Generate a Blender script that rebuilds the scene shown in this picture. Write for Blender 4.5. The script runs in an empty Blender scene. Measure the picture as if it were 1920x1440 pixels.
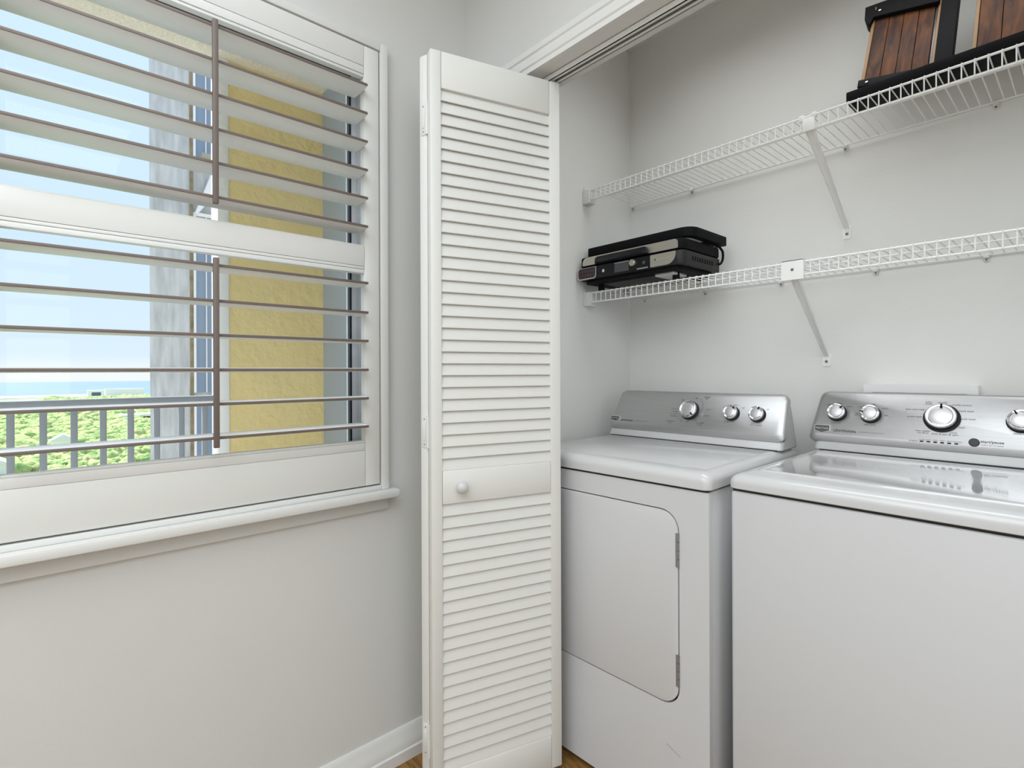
import bpy, bmesh, math, random
from mathutils import Vector, Matrix
from mathutils.noise import noise as pnoise
R = math.radians
random.seed(7)
S = bpy.context.scene
COL = S.collection

# ------------------------------------------------------------------ camera, sky, sun, fill lights, exposure
cam_data = bpy.data.cameras.new('camera')
cam = bpy.data.objects.new('camera', cam_data)
COL.objects.link(cam)
cam_data.sensor_width = 36.0
cam_data.lens = 976.0 / 1920.0 * 36.0
cam_data.shift_y = -23.0 / 1920.0
cam_data.clip_start = 0.02
cam_data.clip_end = 20000
cam.matrix_world = (Matrix.Translation((0, 0, 1.18)) @ Matrix.Rotation(R(48.4), 4, 'Z')
                    @ Matrix.Rotation(R(90), 4, 'X') @ Matrix.Rotation(R(-0.22), 4, 'Z'))
S.camera = cam

S.view_settings.view_transform = 'Standard'
S.view_settings.look = 'None'
S.view_settings.gamma = 1.0
S.view_settings.use_curve_mapping = False
S.view_settings.exposure = 0.045

W = bpy.data.worlds.new('sky')
S.world = W
W.use_nodes = True
nt = W.node_tree
bgn = nt.nodes['Background']
tc = nt.nodes.new('ShaderNodeTexCoord')
sep = nt.nodes.new('ShaderNodeSeparateXYZ')
mr = nt.nodes.new('ShaderNodeMapRange')
mr.inputs['From Min'].default_value = -0.05
mr.inputs['From Max'].default_value = 1.0
rmp = nt.nodes.new('ShaderNodeValToRGB')
cr = rmp.color_ramp
cr.elements[0].position = 0.0
cr.elements[0].color = (0.95, 0.98, 1.0, 1)
cr.elements[1].position = 1.0
cr.elements[1].color = (0.30, 0.52, 0.95, 1)
for p, c in ((0.052, (0.95, 0.97, 1.0, 1)), (0.075, (0.76, 0.89, 1.0, 1)), (0.25, (0.69, 0.86, 1.0, 1)), (0.5, (0.70, 0.88, 1.0, 1))):
    e = cr.elements.new(p)
    e.color = c
nt.links.new(tc.outputs['Generated'], sep.inputs[0])
nt.links.new(sep.outputs['Z'], mr.inputs['Value'])
nt.links.new(mr.outputs[0], rmp.inputs[0])
nt.links.new(rmp.outputs[0], bgn.inputs['Color'])
bgn.inputs['Strength'].default_value = 1.0


def lamp(name, kind, loc, aim, energy, color=(1, 1, 1), sx=1.0, sy=1.0):
    d = bpy.data.lights.new(name, kind)
    d.energy = energy
    d.color = color
    o = bpy.data.objects.new(name, d)
    COL.objects.link(o)
    o.location = loc
    o.rotation_euler = (Vector(aim) - Vector(loc)).to_track_quat('-Z', 'Y').to_euler()
    if kind == 'AREA':
        d.shape = 'RECTANGLE'
        d.size = sx
        d.size_y = sy
    return o


sun = lamp('sun', 'SUN', (-55, -25, 80), (0, 0, 0), 6.5, (1.0, 0.97, 0.92))
sun.data.angle = R(0.6)
lamp('ceiling_bounce_fill', 'AREA', (0.2, -0.95, 2.58), (0.2, -0.95, 0), 70, (0.88, 0.953, 1.0), 2.6, 2.6)  # unseen softbox added to stand for flash bounced off the ceiling
closet_fill = lamp('closet_fill_light', 'AREA', (-0.5, 1.50, 2.6), (-0.5, 1.5, 0), 4.6, (0.95, 0.98, 1.0), 1.3, 0.5)  # unseen fill added to brighten closet walls and machine tops
closet_fill.data.spread = R(120)
lamp('rear_fill_light', 'AREA', (0.6, -2.5, 1.25), (-0.5, 1.5, 1.4), 21, (0.88, 0.953, 1.0), 2.4, 2.0)  # unseen fill behind the camera, added to light the closet and machine fronts
lamp('right_fill_light', 'AREA', (2.4, -0.3, 1.75), (-1.4, 0.6, 1.75), 18, (0.88, 0.953, 1.0), 1.6, 1.6)  # unseen fill on the right, added to light the door and window wall

# ------------------------------------------------------------------ materials


def mat(name, col, rough=0.5, metal=0.0, bump=0.0, bscale=60.0, var=0.0, vscale=5.0, coat=0.0, stretch=None, spec=0.5):
    m = bpy.data.materials.new(name)
    m.use_nodes = True
    n = m.node_tree.nodes
    l = m.node_tree.links
    b = n['Principled BSDF']
    b.inputs['Base Color'].default_value = (*col, 1)
    b.inputs['Roughness'].default_value = rough
    b.inputs['Metallic'].default_value = metal
    b.inputs['Specular IOR Level'].default_value = spec
    if coat:
        b.inputs['Coat Weight'].default_value = coat
        b.inputs['Coat Roughness'].default_value = 0.06
    t = n.new('ShaderNodeTexCoord')
    mp = n.new('ShaderNodeMapping')
    l.new(t.outputs['Object'], mp.inputs[0])
    if stretch:
        mp.inputs['Scale'].default_value = stretch
    if var:
        z = n.new('ShaderNodeTexNoise')
        z.inputs['Scale'].default_value = vscale
        z.inputs['Detail'].default_value = 6
        r = n.new('ShaderNodeValToRGB')
        r.color_ramp.elements[0].position = 0.3
        r.color_ramp.elements[1].position = 0.7
        r.color_ramp.elements[0].color = (*[c * (1 - var) for c in col], 1)
        r.color_ramp.elements[1].color = (*[min(1, c * (1 + var)) for c in col], 1)
        l.new(mp.outputs[0], z.inputs['Vector'])
        l.new(z.outputs['Fac'], r.inputs[0])
        l.new(r.outputs[0], b.inputs['Base Color'])
    if bump:
        z = n.new('ShaderNodeTexNoise')
        z.inputs['Scale'].default_value = bscale
        z.inputs['Detail'].default_value = 4
        u = n.new('ShaderNodeBump')
        u.inputs['Strength'].default_value = bump
        u.inputs['Distance'].default_value = 0.01
        l.new(mp.outputs[0], z.inputs['Vector'])
        l.new(z.outputs['Fac'], u.inputs['Height'])
        l.new(u.outputs[0], b.inputs['Normal'])
    return m


def wood(name, c0, c1, scale, stretch, rough=0.35, dist=3.0):
    m = bpy.data.materials.new(name)
    m.use_nodes = True
    n = m.node_tree.nodes
    l = m.node_tree.links
    b = n['Principled BSDF']
    b.inputs['Roughness'].default_value = rough
    b.inputs['Specular IOR Level'].default_value = 0.2
    t = n.new('ShaderNodeTexCoord')
    mp = n.new('ShaderNodeMapping')
    mp.inputs['Scale'].default_value = stretch
    z = n.new('ShaderNodeTexNoise')
    z.inputs['Scale'].default_value = scale
    z.inputs['Detail'].default_value = 8
    z.inputs['Distortion'].default_value = dist
    r = n.new('ShaderNodeValToRGB')
    r.color_ramp.elements[0].position = 0.35
    r.color_ramp.elements[1].position = 0.68
    r.color_ramp.elements[0].color = (*c0, 1)
    r.color_ramp.elements[1].color = (*c1, 1)
    l.new(t.outputs['Object'], mp.inputs[0])
    l.new(mp.outputs[0], z.inputs['Vector'])
    l.new(z.outputs['Fac'], r.inputs[0])
    l.new(r.outputs[0], b.inputs['Base Color'])
    return m


def glass(name, tint=(0.97, 0.99, 1.0), refl=1.0):
    m = bpy.data.materials.new(name)
    m.use_nodes = True
    n = m.node_tree.nodes
    l = m.node_tree.links
    n.remove(n['Principled BSDF'])
    o = n['Material Output']
    a = n.new('ShaderNodeBsdfTransparent')
    a.inputs[0].default_value = (*tint, 1)
    g = n.new('ShaderNodeBsdfGlossy')
    g.inputs['Roughness'].default_value = 0.01
    f = n.new('ShaderNodeFresnel')
    f.inputs['IOR'].default_value = 1.22
    x = n.new('ShaderNodeMixShader')
    l.new(f.outputs[0], x.inputs[0])
    l.new(a.outputs[0], x.inputs[1])
    l.new(g.outputs[0], x.inputs[2])
    l.new(x.outputs[0], o.inputs['Surface'])
    return m


M = {}
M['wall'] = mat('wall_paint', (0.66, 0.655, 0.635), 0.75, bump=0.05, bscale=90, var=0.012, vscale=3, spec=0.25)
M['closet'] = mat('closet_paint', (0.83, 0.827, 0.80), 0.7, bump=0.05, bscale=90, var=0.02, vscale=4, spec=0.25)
M['ceil'] = mat('ceiling_paint', (0.8, 0.8, 0.78), 0.9, bump=0.1, bscale=200, spec=0.2)
M['trim'] = mat('trim_paint', (0.73, 0.727, 0.705), 0.4, bump=0.03, bscale=30, spec=0.4)
M['door'] = mat('door_paint', (0.74, 0.735, 0.705), 0.42, bump=0.03, bscale=60, spec=0.4)
M['shutter'] = mat('shutter_paint', (0.72, 0.715, 0.69), 0.38, bump=0.01, bscale=30, spec=0.4)
M['louver'] = mat('louver_paint', (0.84, 0.84, 0.835), 0.34, spec=0.45)
M['taupe'] = mat('backlit_shade_taupe', (0.16, 0.125, 0.11), 0.45)  # backlit shade put into the colour of white rods and louver edges
M['enamel'] = mat('white_enamel', (0.58, 0.58, 0.58), 0.26, coat=0.25, spec=0.5)
M['enamel_matte'] = mat('white_enamel_panel', (0.60, 0.602, 0.61), 0.38, spec=0.4)
M['gapshade'] = mat('painted_gap_shade', (0.025, 0.025, 0.025), 0.8)  # near-black fill painting the shade inside slots and seams
M['alu'] = mat('brushed_aluminium', (0.52, 0.52, 0.525), 0.36, 0.85, bump=0.06, bscale=40, stretch=(1, 60, 60), var=0.05, vscale=8)
M['chrome'] = mat('polished_chrome', (0.82, 0.82, 0.83), 0.12, 1.0)
M['satin'] = mat('satin_silver', (0.62, 0.62, 0.63), 0.38, 0.75)
M['black'] = mat('black_plastic', (0.007, 0.007, 0.008), 0.6, spec=0.08)
M['blackgloss'] = mat('black_glossy_plastic', (0.010, 0.010, 0.013), 0.3, spec=0.3)
M['darkgrey'] = mat('dark_grey_plastic', (0.018, 0.018, 0.018), 0.5, spec=0.3)
M['greyprint'] = mat('grey_print', (0.06, 0.06, 0.065), 0.6)
M['paleprint'] = mat('pale_grey_print', (0.2, 0.2, 0.205), 0.6)
M['badge'] = mat('badge_grey', (0.075, 0.075, 0.078), 0.4)
M['whiteprint'] = mat('white_print', (0.6, 0.6, 0.6), 0.5)
M['wire'] = mat('white_vinyl_wire', (0.90, 0.90, 0.875), 0.35, spec=0.5)
M['boxplastic'] = mat('bright_white_plastic', (0.90, 0.90, 0.89), 0.35)
M['wplastic'] = mat('white_plastic', (0.76, 0.76, 0.735), 0.4)
M['screw'] = mat('screw_steel', (0.18, 0.18, 0.17), 0.4, 0.7)
M['hingesteel'] = mat('dull_steel', (0.30, 0.30, 0.30), 0.4, 0.6)
M['steel'] = mat('warm_stainless', (0.58, 0.55, 0.47), 0.34, 0.75, bump=0.03, bscale=30, stretch=(1, 50, 50))
M['lcd'] = mat('grey_display', (0.075, 0.08, 0.085), 0.25)
M['redpad'] = mat('dark_red_touchpad', (0.045, 0.012, 0.012), 0.3)
M['cream'] = mat('cream_plastic', (0.42, 0.39, 0.3), 0.5)
M['floor'] = wood('floor_wood', (0.18, 0.088, 0.024), (0.37, 0.20, 0.062), 6, (1, 8, 1), 0.35)
M['walnut'] = wood('walnut_laminate', (0.036, 0.011, 0.005), (0.16, 0.055, 0.014), 14, (3.0, 1.2, 0.35), 0.55, 0.9)
M['tan'] = mat('tan_edge_band', (0.30, 0.16, 0.055), 0.5)
M['hinge'] = mat('painted_hinge', (0.72, 0.715, 0.69), 0.35)
M['glass'] = glass('window_glass')
M['winframe'] = mat('window_frame_grey', (0.70, 0.71, 0.75), 0.45)
M['gasket'] = mat('black_gasket', (0.008, 0.01, 0.02), 0.5)
M['yellow'] = mat('yellow_stucco', (0.88, 0.70, 0.34), 0.85, bump=1.0, bscale=22, var=0.03, vscale=6)
M['soffit'] = mat('cream_stucco', (0.86, 0.78, 0.65), 0.9, bump=0.9, bscale=70, var=0.05, vscale=60)
M['whitestucco'] = mat('white_stucco', (0.93, 0.91, 0.91), 0.85, bump=0.3, bscale=40)
M['greystucco'] = mat('blue_grey_panel', (0.36, 0.41, 0.47), 0.6, bump=0.1, bscale=20)
M['concrete'] = mat('weathered_concrete', (0.60, 0.60, 0.60), 0.9, bump=0.3, bscale=30, var=0.22, vscale=3.5, stretch=(5, 5, 0.8))
M['rust'] = mat('brown_edge_strip', (0.30, 0.24, 0.15), 0.9, var=0.3, vscale=12)
M['rail'] = mat('grey_aluminium_rail', (0.36, 0.385, 0.43), 0.5, 0.1)
M['blueglass'] = mat('blue_grey_glazing', (0.26, 0.33, 0.44), 0.12)
M['patio'] = mat('balcony_floor', (0.80, 0.78, 0.74), 0.9)
M['sea'] = mat('sea_water', (0.20, 0.30, 0.36), 0.5, var=0.06, vscale=0.004, spec=0.3)
M['sand'] = mat('pale_sand', (0.85, 0.84, 0.8), 0.9)
M['ground'] = mat('undergrowth', (0.36, 0.38, 0.28), 0.95, var=0.3, vscale=0.05)
M['housewall'] = mat('white_house_wall', (0.98, 0.96, 0.95), 0.8)
M['roof'] = mat('pale_roof', (0.85, 0.85, 0.86), 0.7)
M['navy'] = mat('blue_shaded_window', (0.10, 0.13, 0.3), 0.3)


def canopy_mat():
    m = bpy.data.materials.new('tree_canopy')
    m.use_nodes = True
    n = m.node_tree.nodes
    l = m.node_tree.links
    b = n['Principled BSDF']
    b.inputs['Roughness'].default_value = 0.95
    b.inputs['Specular IOR Level'].default_value = 0.1
    t = n.new('ShaderNodeTexCoord')
    z = n.new('ShaderNodeTexNoise')
    z.inputs['Scale'].default_value = 0.09
    z.inputs['Detail'].default_value = 7
    z.inputs['Roughness'].default_value = 0.7
    r = n.new('ShaderNodeValToRGB')
    e = r.color_ramp
    e.elements[0].position = 0.3
    e.elements[0].color = (0.20, 0.40, 0.16, 1)
    e.elements[1].position = 0.72
    e.elements[1].color = (0.86, 0.62, 0.38, 1)
    for p, c in ((0.42, (0.42, 0.60, 0.22, 1)), (0.52, (0.62, 0.72, 0.30, 1)), (0.62, (0.78, 0.74, 0.38, 1))):
        k = e.elements.new(p)
        k.color = c
    l.new(t.outputs['Object'], z.inputs['Vector'])
    l.new(z.outputs['Fac'], r.inputs[0])
    l.new(r.outputs[0], b.inputs['Base Color'])
    z2 = n.new('ShaderNodeTexNoise')
    z2.inputs['Scale'].default_value = 0.55
    z2.inputs['Detail'].default_value = 6
    u = n.new('ShaderNodeBump')
    u.inputs['Strength'].default_value = 1.0
    u.inputs['Distance'].default_value = 2.5
    l.new(t.outputs['Object'], z2.inputs['Vector'])
    l.new(z2.outputs['Fac'], u.inputs['Height'])
    l.new(u.outputs[0], b.inputs['Normal'])
    return m


M['canopy'] = canopy_mat()

# ------------------------------------------------------------------ helpers
I4 = Matrix.Identity(4)


class MB:
    """collects shapes in one bmesh and links them as ONE object"""

    def __init__(self):
        self.bm = bmesh.new()
        self.mats = []

    def mi(self, m):
        if m not in self.mats:
            self.mats.append(m)
        return self.mats.index(m)

    def _done(self, vs, fs, m, mx):
        k = self.mi(m)
        for f in fs:
            f.material_index = k
        if mx is not None:
            for v in vs:
                v.co = mx @ v.co

    def box(self, x0, x1, y0, y1, z0, z1, m, bev=0.0, mx=None, seg=2):
        bm = self.bm
        tmp = bmesh.new()
        bmesh.ops.create_cube(tmp, size=1.0)
        for v in tmp.verts:
            v.co = Vector(((v.co.x + .5) * (x1 - x0) + x0, (v.co.y + .5) * (y1 - y0) + y0, (v.co.z + .5) * (z1 - z0) + z0))
        if bev:
            bmesh.ops.bevel(tmp, geom=tmp.edges[:], offset=min(bev, .49 * min(abs(x1 - x0), abs(y1 - y0), abs(z1 - z0))), segments=seg, affect='EDGES', profile=0.5)
        self._merge(tmp, m, mx)

    def _merge(self, tmp, m, mx):
        bm = self.bm
        k = self.mi(m)
        mp = {}
        for v in tmp.verts:
            mp[v] = bm.verts.new(mx @ v.co if mx is not None else v.co)
        for f in tmp.faces:
            try:
                nf = bm.faces.new([mp[v] for v in f.verts])
                nf.material_index = k
            except ValueError:
                pass
        tmp.free()

    def prism(self, pts, a, b, m, axis='Z', bev=0.0, mx=None, seg=2):
        """polygon pts (2D) extruded from a to b along axis; X: pts=(y,z), Y: pts=(x,z), Z: pts=(x,y)"""
        def P(p, t):
            return {'X': (t, p[0], p[1]), 'Y': (p[0], t, p[1]), 'Z': (p[0], p[1], t)}[axis]
        tmp = bmesh.new()
        A = [tmp.verts.new(P(p, a)) for p in pts]
        B = [tmp.verts.new(P(p, b)) for p in pts]
        n = len(pts)
        tmp.faces.new(A)
        tmp.faces.new(B[::-1])
        for i in range(n):
            tmp.faces.new((A[i], B[i], B[(i + 1) % n], A[(i + 1) % n]))
        bmesh.ops.recalc_face_normals(tmp, faces=tmp.faces[:])
        if bev:
            es = [e for e in tmp.edges if e.calc_face_angle(0) > 0.7] if n > 8 else tmp.edges[:]
            bmesh.ops.bevel(tmp, geom=es, offset=bev, segments=seg, affect='EDGES', profile=0.5)
        self._merge(tmp, m, mx)

    def plate_hole(self, outer, inner, y0, y1, m, mx=None):
        """plate in the XZ plane from y0 (front) to y1 with a hole"""
        tmp = bmesh.new()
        for y, flip in ((y0, False), (y1, True)):
            O = [tmp.verts.new((p[0], y, p[1])) for p in outer]
            N = [tmp.verts.new((p[0], y, p[1])) for p in inner]
            es = [tmp.edges.new((O[i], O[(i + 1) % len(O)])) for i in range(len(O))]
            es += [tmp.edges.new((N[i], N[(i + 1) % len(N)])) for i in range(len(N))]
            bmesh.ops.triangle_fill(tmp, edges=es, use_beauty=True)
            if not flip:
                F = (O, N)
            else:
                for a, b in ((F[0], O), (F[1], N)):
                    for i in range(len(a)):
                        j = (i + 1) % len(a)
                        tmp.faces.new((a[i], a[j], b[j], b[i]))
        bmesh.ops.recalc_face_normals(tmp, faces=tmp.faces[:])
        self._merge(tmp, m, mx)

    def lathe(self, prof, m, mx, n=32):
        """profile [(r, h)] spun about local z, placed with mx"""
        tmp = bmesh.new()
        rings = []
        for r, h in prof:
            if r < 1e-6:
                rings.append([tmp.verts.new((0, 0, h))])
            else:
                rings.append([tmp.verts.new((r * math.cos(2 * math.pi * i / n), r * math.sin(2 * math.pi * i / n), h)) for i in range(n)])
        for a, b in zip(rings, rings[1:]):
            for i in range(n):
                j = (i + 1) % n
                q = [a[i % len(a)], a[j % len(a)], b[j % len(b)], b[i % len(b)]]
                q2 = []
                for v in q:
                    if v not in q2:
                        q2.append(v)
                if len(q2) > 2:
                    tmp.faces.new(q2)
        bmesh.ops.recalc_face_normals(tmp, faces=tmp.faces[:])
        self._merge(tmp, m, mx)

    def tube(self, pts, r, m, n=6, mx=None):
        tmp = bmesh.new()
        pts = [Vector(p) for p in pts]
        rings = []
        for i, p in enumerate(pts):
            d = (pts[min(i + 1, len(pts) - 1)] - pts[max(i - 1, 0)]).normalized()
            u = d.cross(Vector((0.123, 0.31, 0.94)))
            if u.length < 0.05:
                u = d.cross(Vector((1, 0, 0)))
            u.normalize()
            w = d.cross(u)
            rings.append([tmp.verts.new(p + r * (math.cos(2 * math.pi * k / n) * u + math.sin(2 * math.pi * k / n) * w)) for k in range(n)])
        for a, b in zip(rings, rings[1:]):
            for k in range(n):
                tmp.faces.new((a[k], a[(k + 1) % n], b[(k + 1) % n], b[k]))
        tmp.faces.new(rings[0][::-1])
        tmp.faces.new(rings[-1])
        bmesh.ops.recalc_face_normals(tmp, faces=tmp.faces[:])
        self._merge(tmp, m, mx)

    def text(self, s, mx, m, width=None, size=0.01, shear=0.0, off=0.0):
        """flat lettering, centred, in the XY plane of mx"""
        c = bpy.data.curves.new('lettering_source', 'FONT')
        c.body = s
        c.size = size
        c.align_x = 'CENTER'
        c.align_y = 'CENTER'
        c.resolution_u = 2
        c.shear = shear
        c.offset = off
        o = bpy.data.objects.new('lettering_source', c)
        COL.objects.link(o)
        bpy.context.view_layer.update()
        dg = bpy.context.evaluated_depsgraph_get()
        me = o.evaluated_get(dg).to_mesh()
        xs = [v.co.x for v in me.vertices]
        k = 1.0
        if width and xs and max(xs) > min(xs):
            k = width / (max(xs) - min(xs))
        tmp = bmesh.new()
        tmp.from_mesh(me)
        for v in tmp.verts:
            v.co = Vector((v.co.x * k, v.co.y * k, 0))
        o.evaluated_get(dg).to_mesh_clear()
        bpy.data.objects.remove(o)
        bpy.data.curves.remove(c)
        self._merge(tmp, m, mx)

    def build(self, name, parent=None, smooth=35, **props):
        bm = self.bm
        org = Vector((0, 0, 0))
        r = parent
        while r is not None:
            if 'org' in ORG.get(r.name, {}):
                org = ORG[r.name]['org']
                break
            r = r.parent
        if org.length:
            for v in bm.verts:
                v.co -= org
        bmesh.ops.recalc_face_normals(bm, faces=bm.faces[:])
        lim = R(smooth)
        for f in bm.faces:
            f.smooth = True
        for e in bm.edges:
            if len(e.link_faces) != 2 or e.calc_face_angle(0) > lim:
                e.smooth = False
        me = bpy.data.meshes.new(name)
        bm.to_mesh(me)
        bm.free()
        for m in self.mats:
            me.materials.append(m)
        o = bpy.data.objects.new(name, me)
        COL.objects.link(o)
        if parent is not None:
            o.parent = parent
        for k, v in props.items():
            o[k] = v
        return o


ORG = {}


def thing(name, label, cat, loc=(0, 0, 0), rz=0.0, group=None, world=True, kind=None):
    """Empty at the thing's base; world=True: parts are given in world coordinates"""
    o = bpy.data.objects.new(name, None)
    COL.objects.link(o)
    o.empty_display_size = 0.05
    o.location = loc
    o.rotation_euler = (0, 0, rz)
    o['label'] = label
    o['category'] = cat
    if group:
        o['group'] = group
    if kind:
        o['kind'] = kind
    if world:
        ORG[o.name] = {'org': Vector(loc)}
    return o


def tag(o, label, cat, group=None, kind=None):
    o['label'] = label
    o['category'] = cat
    if group:
        o['group'] = group
    if kind:
        o['kind'] = kind
    return o


def struct(mb, name, label, cat):
    o = mb.build(name)
    return tag(o, label, cat, kind='structure')


def rrect(x0, x1, z0, z1, r, n=8):
    """rounded rectangle outline, r = one radius or (bl, br, tr, tl)"""
    if not isinstance(r, (tuple, list)):
        r = (r,) * 4
    out = []
    for (cx, cz, rr, a0) in ((x0 + r[0], z0 + r[0], r[0], 180), (x1 - r[1], z0 + r[1], r[1], 270), (x1 - r[2], z1 - r[2], r[2], 0), (x0 + r[3], z1 - r[3], r[3], 90)):
        if rr <= 0:
            out.append((cx, cz))
            continue
        for i in range(n + 1):
            a = R(a0 + 90.0 * i / n)
            out.append((cx + rr * math.cos(a), cz + rr * math.sin(a)))
    return out


# ------------------------------------------------------------------ room shell
LX = -1.415          # room face of the window wall
FY = 1.06            # room face of the wall with the closet opening
CX = -1.41           # closet side wall
BY = 1.97            # closet back wall
CEIL = 2.62
HY0, HY1, HZ0, HZ1 = -0.13, 0.735, 0.86, 2.118     # window hole

b = MB()
b.box(-1.4, 2.5, -2.6, 2.05, -0.1, 0.0, M['floor'])
struct(b, 'floor', 'orange brown wood floor of the laundry nook', 'floor')
b = MB()
b.box(-1.56, 2.6, -2.7, 2.05, CEIL, CEIL + 0.1, M['ceil'])
struct(b, 'ceiling', 'plain white ceiling above the laundry nook', 'ceiling')
b = MB()
x0, x1 = LX - 0.14, LX
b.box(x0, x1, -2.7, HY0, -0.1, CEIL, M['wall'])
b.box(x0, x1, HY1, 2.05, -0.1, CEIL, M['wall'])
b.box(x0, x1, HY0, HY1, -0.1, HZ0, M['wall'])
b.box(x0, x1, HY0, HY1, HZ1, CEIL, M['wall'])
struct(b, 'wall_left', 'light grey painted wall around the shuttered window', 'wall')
b = MB()
OX0, OX1, OZ = -1.33, 0.30, 2.055
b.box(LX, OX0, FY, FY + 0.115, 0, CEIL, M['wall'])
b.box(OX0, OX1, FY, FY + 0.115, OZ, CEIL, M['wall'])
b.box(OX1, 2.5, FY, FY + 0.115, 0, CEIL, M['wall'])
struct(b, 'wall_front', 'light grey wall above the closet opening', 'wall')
b = MB()
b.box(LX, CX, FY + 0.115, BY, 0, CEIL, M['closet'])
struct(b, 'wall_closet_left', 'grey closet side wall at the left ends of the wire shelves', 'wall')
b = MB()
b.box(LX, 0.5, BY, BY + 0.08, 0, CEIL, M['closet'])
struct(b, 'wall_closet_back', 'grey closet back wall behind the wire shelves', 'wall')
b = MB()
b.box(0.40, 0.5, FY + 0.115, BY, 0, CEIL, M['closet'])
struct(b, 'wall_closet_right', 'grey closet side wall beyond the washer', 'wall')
b = MB()
b.box(2.5, 2.6, -2.7, FY + 0.115, 0, CEIL, M['wall'])
struct(b, 'wall_right', 'light grey wall on the far right of the nook', 'wall')
b = MB()
b.box(LX, 2.5, -2.7, -2.6, 0, CEIL, M['wall'])
struct(b, 'wall_back', 'light grey wall behind the viewpoint', 'wall')

# baseboard with two steps
prof = [(0, 0), (0.019, 0), (0.019, 0.032), (0.0145, 0.036), (0.0145, 0.060), (0.011, 0.065), (0.010, 0.088), (0.004, 0.1), (0, 0.1)]
b = MB()
tmpp = [(LX + p[0], p[1]) for p in prof]
b.prism(tmpp, -2.6, FY, M['trim'], 'Y')
struct(b, 'baseboard_left', 'white stepped baseboard under the window wall', 'baseboard')
b = MB()
b.prism([(FY - p[0], p[1]) for p in prof], LX + 0.02, OX0 - 0.062, M['trim'], 'X')
struct(b, 'baseboard_front', 'short white baseboard beside the closet opening', 'baseboard')

# casing round the closet opening: header and left leg
cas = [(0, 2.052), (-0.012, 2.052), (-0.012, 2.066), (-0.016, 2.07), (-0.016, 2.094), (-0.020, 2.098), (-0.020, 2.114), (-0.016, 2.119), (0, 2.119)]
b = MB()
b.prism([(FY + p[0], p[1]) for p in cas], OX0 - 0.064, OX1 + 0.065, M['trim'], 'X')
struct(b, 'trim_1', 'white stepped casing along the top of the closet opening', 'door casing')
b = MB()
for sx in (-1, 1):
    X0 = OX0 if sx < 0 else OX1
    b.prism([(X0 + sx * (p[1] - 2.055), FY + p[0]) for p in cas], 0, 2.0535, M['trim'], 'Z')
struct(b, 'trim_2', 'white stepped casing down the sides of the closet opening', 'door casing')
# jamb lining
b = MB()
b.box(OX0, OX1, FY + 0.001, FY + 0.1145, 2.0535, 2.058, M['trim'])
b.box(OX0, OX0 + 0.008, FY + 0.001, FY + 0.1145, 0, 2.0535, M['trim'])
b.box(OX1 - 0.008, OX1, FY + 0.001, FY + 0.1145, 0, 2.0535, M['trim'])
struct(b, 'trim_3', 'white painted jamb lining inside the closet opening', 'door jamb')

# overhead track
b = MB()
ty = 1.117
for (y0, y1, z0, z1) in ((ty - 0.016, ty - 0.0135, 2.036, 2.0533), (ty + 0.0135, ty + 0.016, 2.036, 2.0533), (ty - 0.016, ty - 0.0055, 2.036, 2.0375), (ty + 0.0055, ty + 0.016, 2.036, 2.0375), (ty - 0.016, ty + 0.016, 2.052, 2.0534)):
    b.box(OX0 + 0.01, OX1 - 0.01, y0, y1, z0, z1, M['trim'])
b.box(OX0 + 0.01, OX1 - 0.01, ty - 0.013, ty + 0.013, 2.0505, 2.052, M['gapshade'])
b.box(-0.60, -0.575, ty - 0.005, ty + 0.005, 2.037, 2.05, M['screw'])
tag(b.build('door_track'), 'white slotted metal track under the closet header', 'track')

# window sill
b = MB()
b.box(LX - 0.002, -1.366, -0.35, 0.77, 0.814, 0.8365, M['trim'], 0.003)
b.box(LX - 0.001, -1.402, -0.33, 0.752, 0.775, 0.814, M['wall'], 0.002)
struct(b, 'trim_4', 'narrow white window sill under the shutters', 'window sill')

# ------------------------------------------------------------------ window frame and glass
win = thing('window_1', 'grey metal window with clear panes behind the shutters', 'window', (LX - 0.12, 0.3, HZ0), kind='structure')
GX = -1.535
b = MB()
for (y0, y1, z0, z1) in ((HY1 - 0.045, HY1, HZ0, HZ1), (HY0, HY0 + 0.04, HZ0, HZ1), (HY0, HY1, HZ1 - 0.02, HZ1), (HY0, HY1, HZ0, HZ0 + 0.05)):
    b.box(GX - 0.02, GX + 0.02, y0, y1, z0, z1, M['winframe'], 0.002)
b.box(GX + 0.02, GX + 0.035, HY1 - 0.026, HY1, HZ0, HZ1, M['winframe'], 0.002)
b.box(GX - 0.02, GX + 0.022, HY0, HY1, 1.500, 1.545, M['winframe'], 0.002)
b.build('window_frame', win)
b = MB()
for (z0, z1) in ((HZ0 + 0.05, 1.500), (1.545, HZ1 - 0.02)):
    b.box(GX + 0.006, GX + 0.0215, HY1 - 0.0508, HY1 - 0.045, z0, z1, M['gasket'])
    b.box(GX + 0.006, GX + 0.0225, HY0 + 0.04, HY1 - 0.045, z1 - 0.007, z1 + 0.0005, M['gasket'])
b.build('glazing_seal', win)
for (z0, z1) in ((HZ0 + 0.045, 1.505), (1.54, HZ1 - 0.015)):
    b = MB()
    b.box(GX - 0.003, GX + 0.001, HY0 + 0.035, HY1 - 0.04, z0, z1, M['glass'])
    b.build('pane', win)

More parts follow.
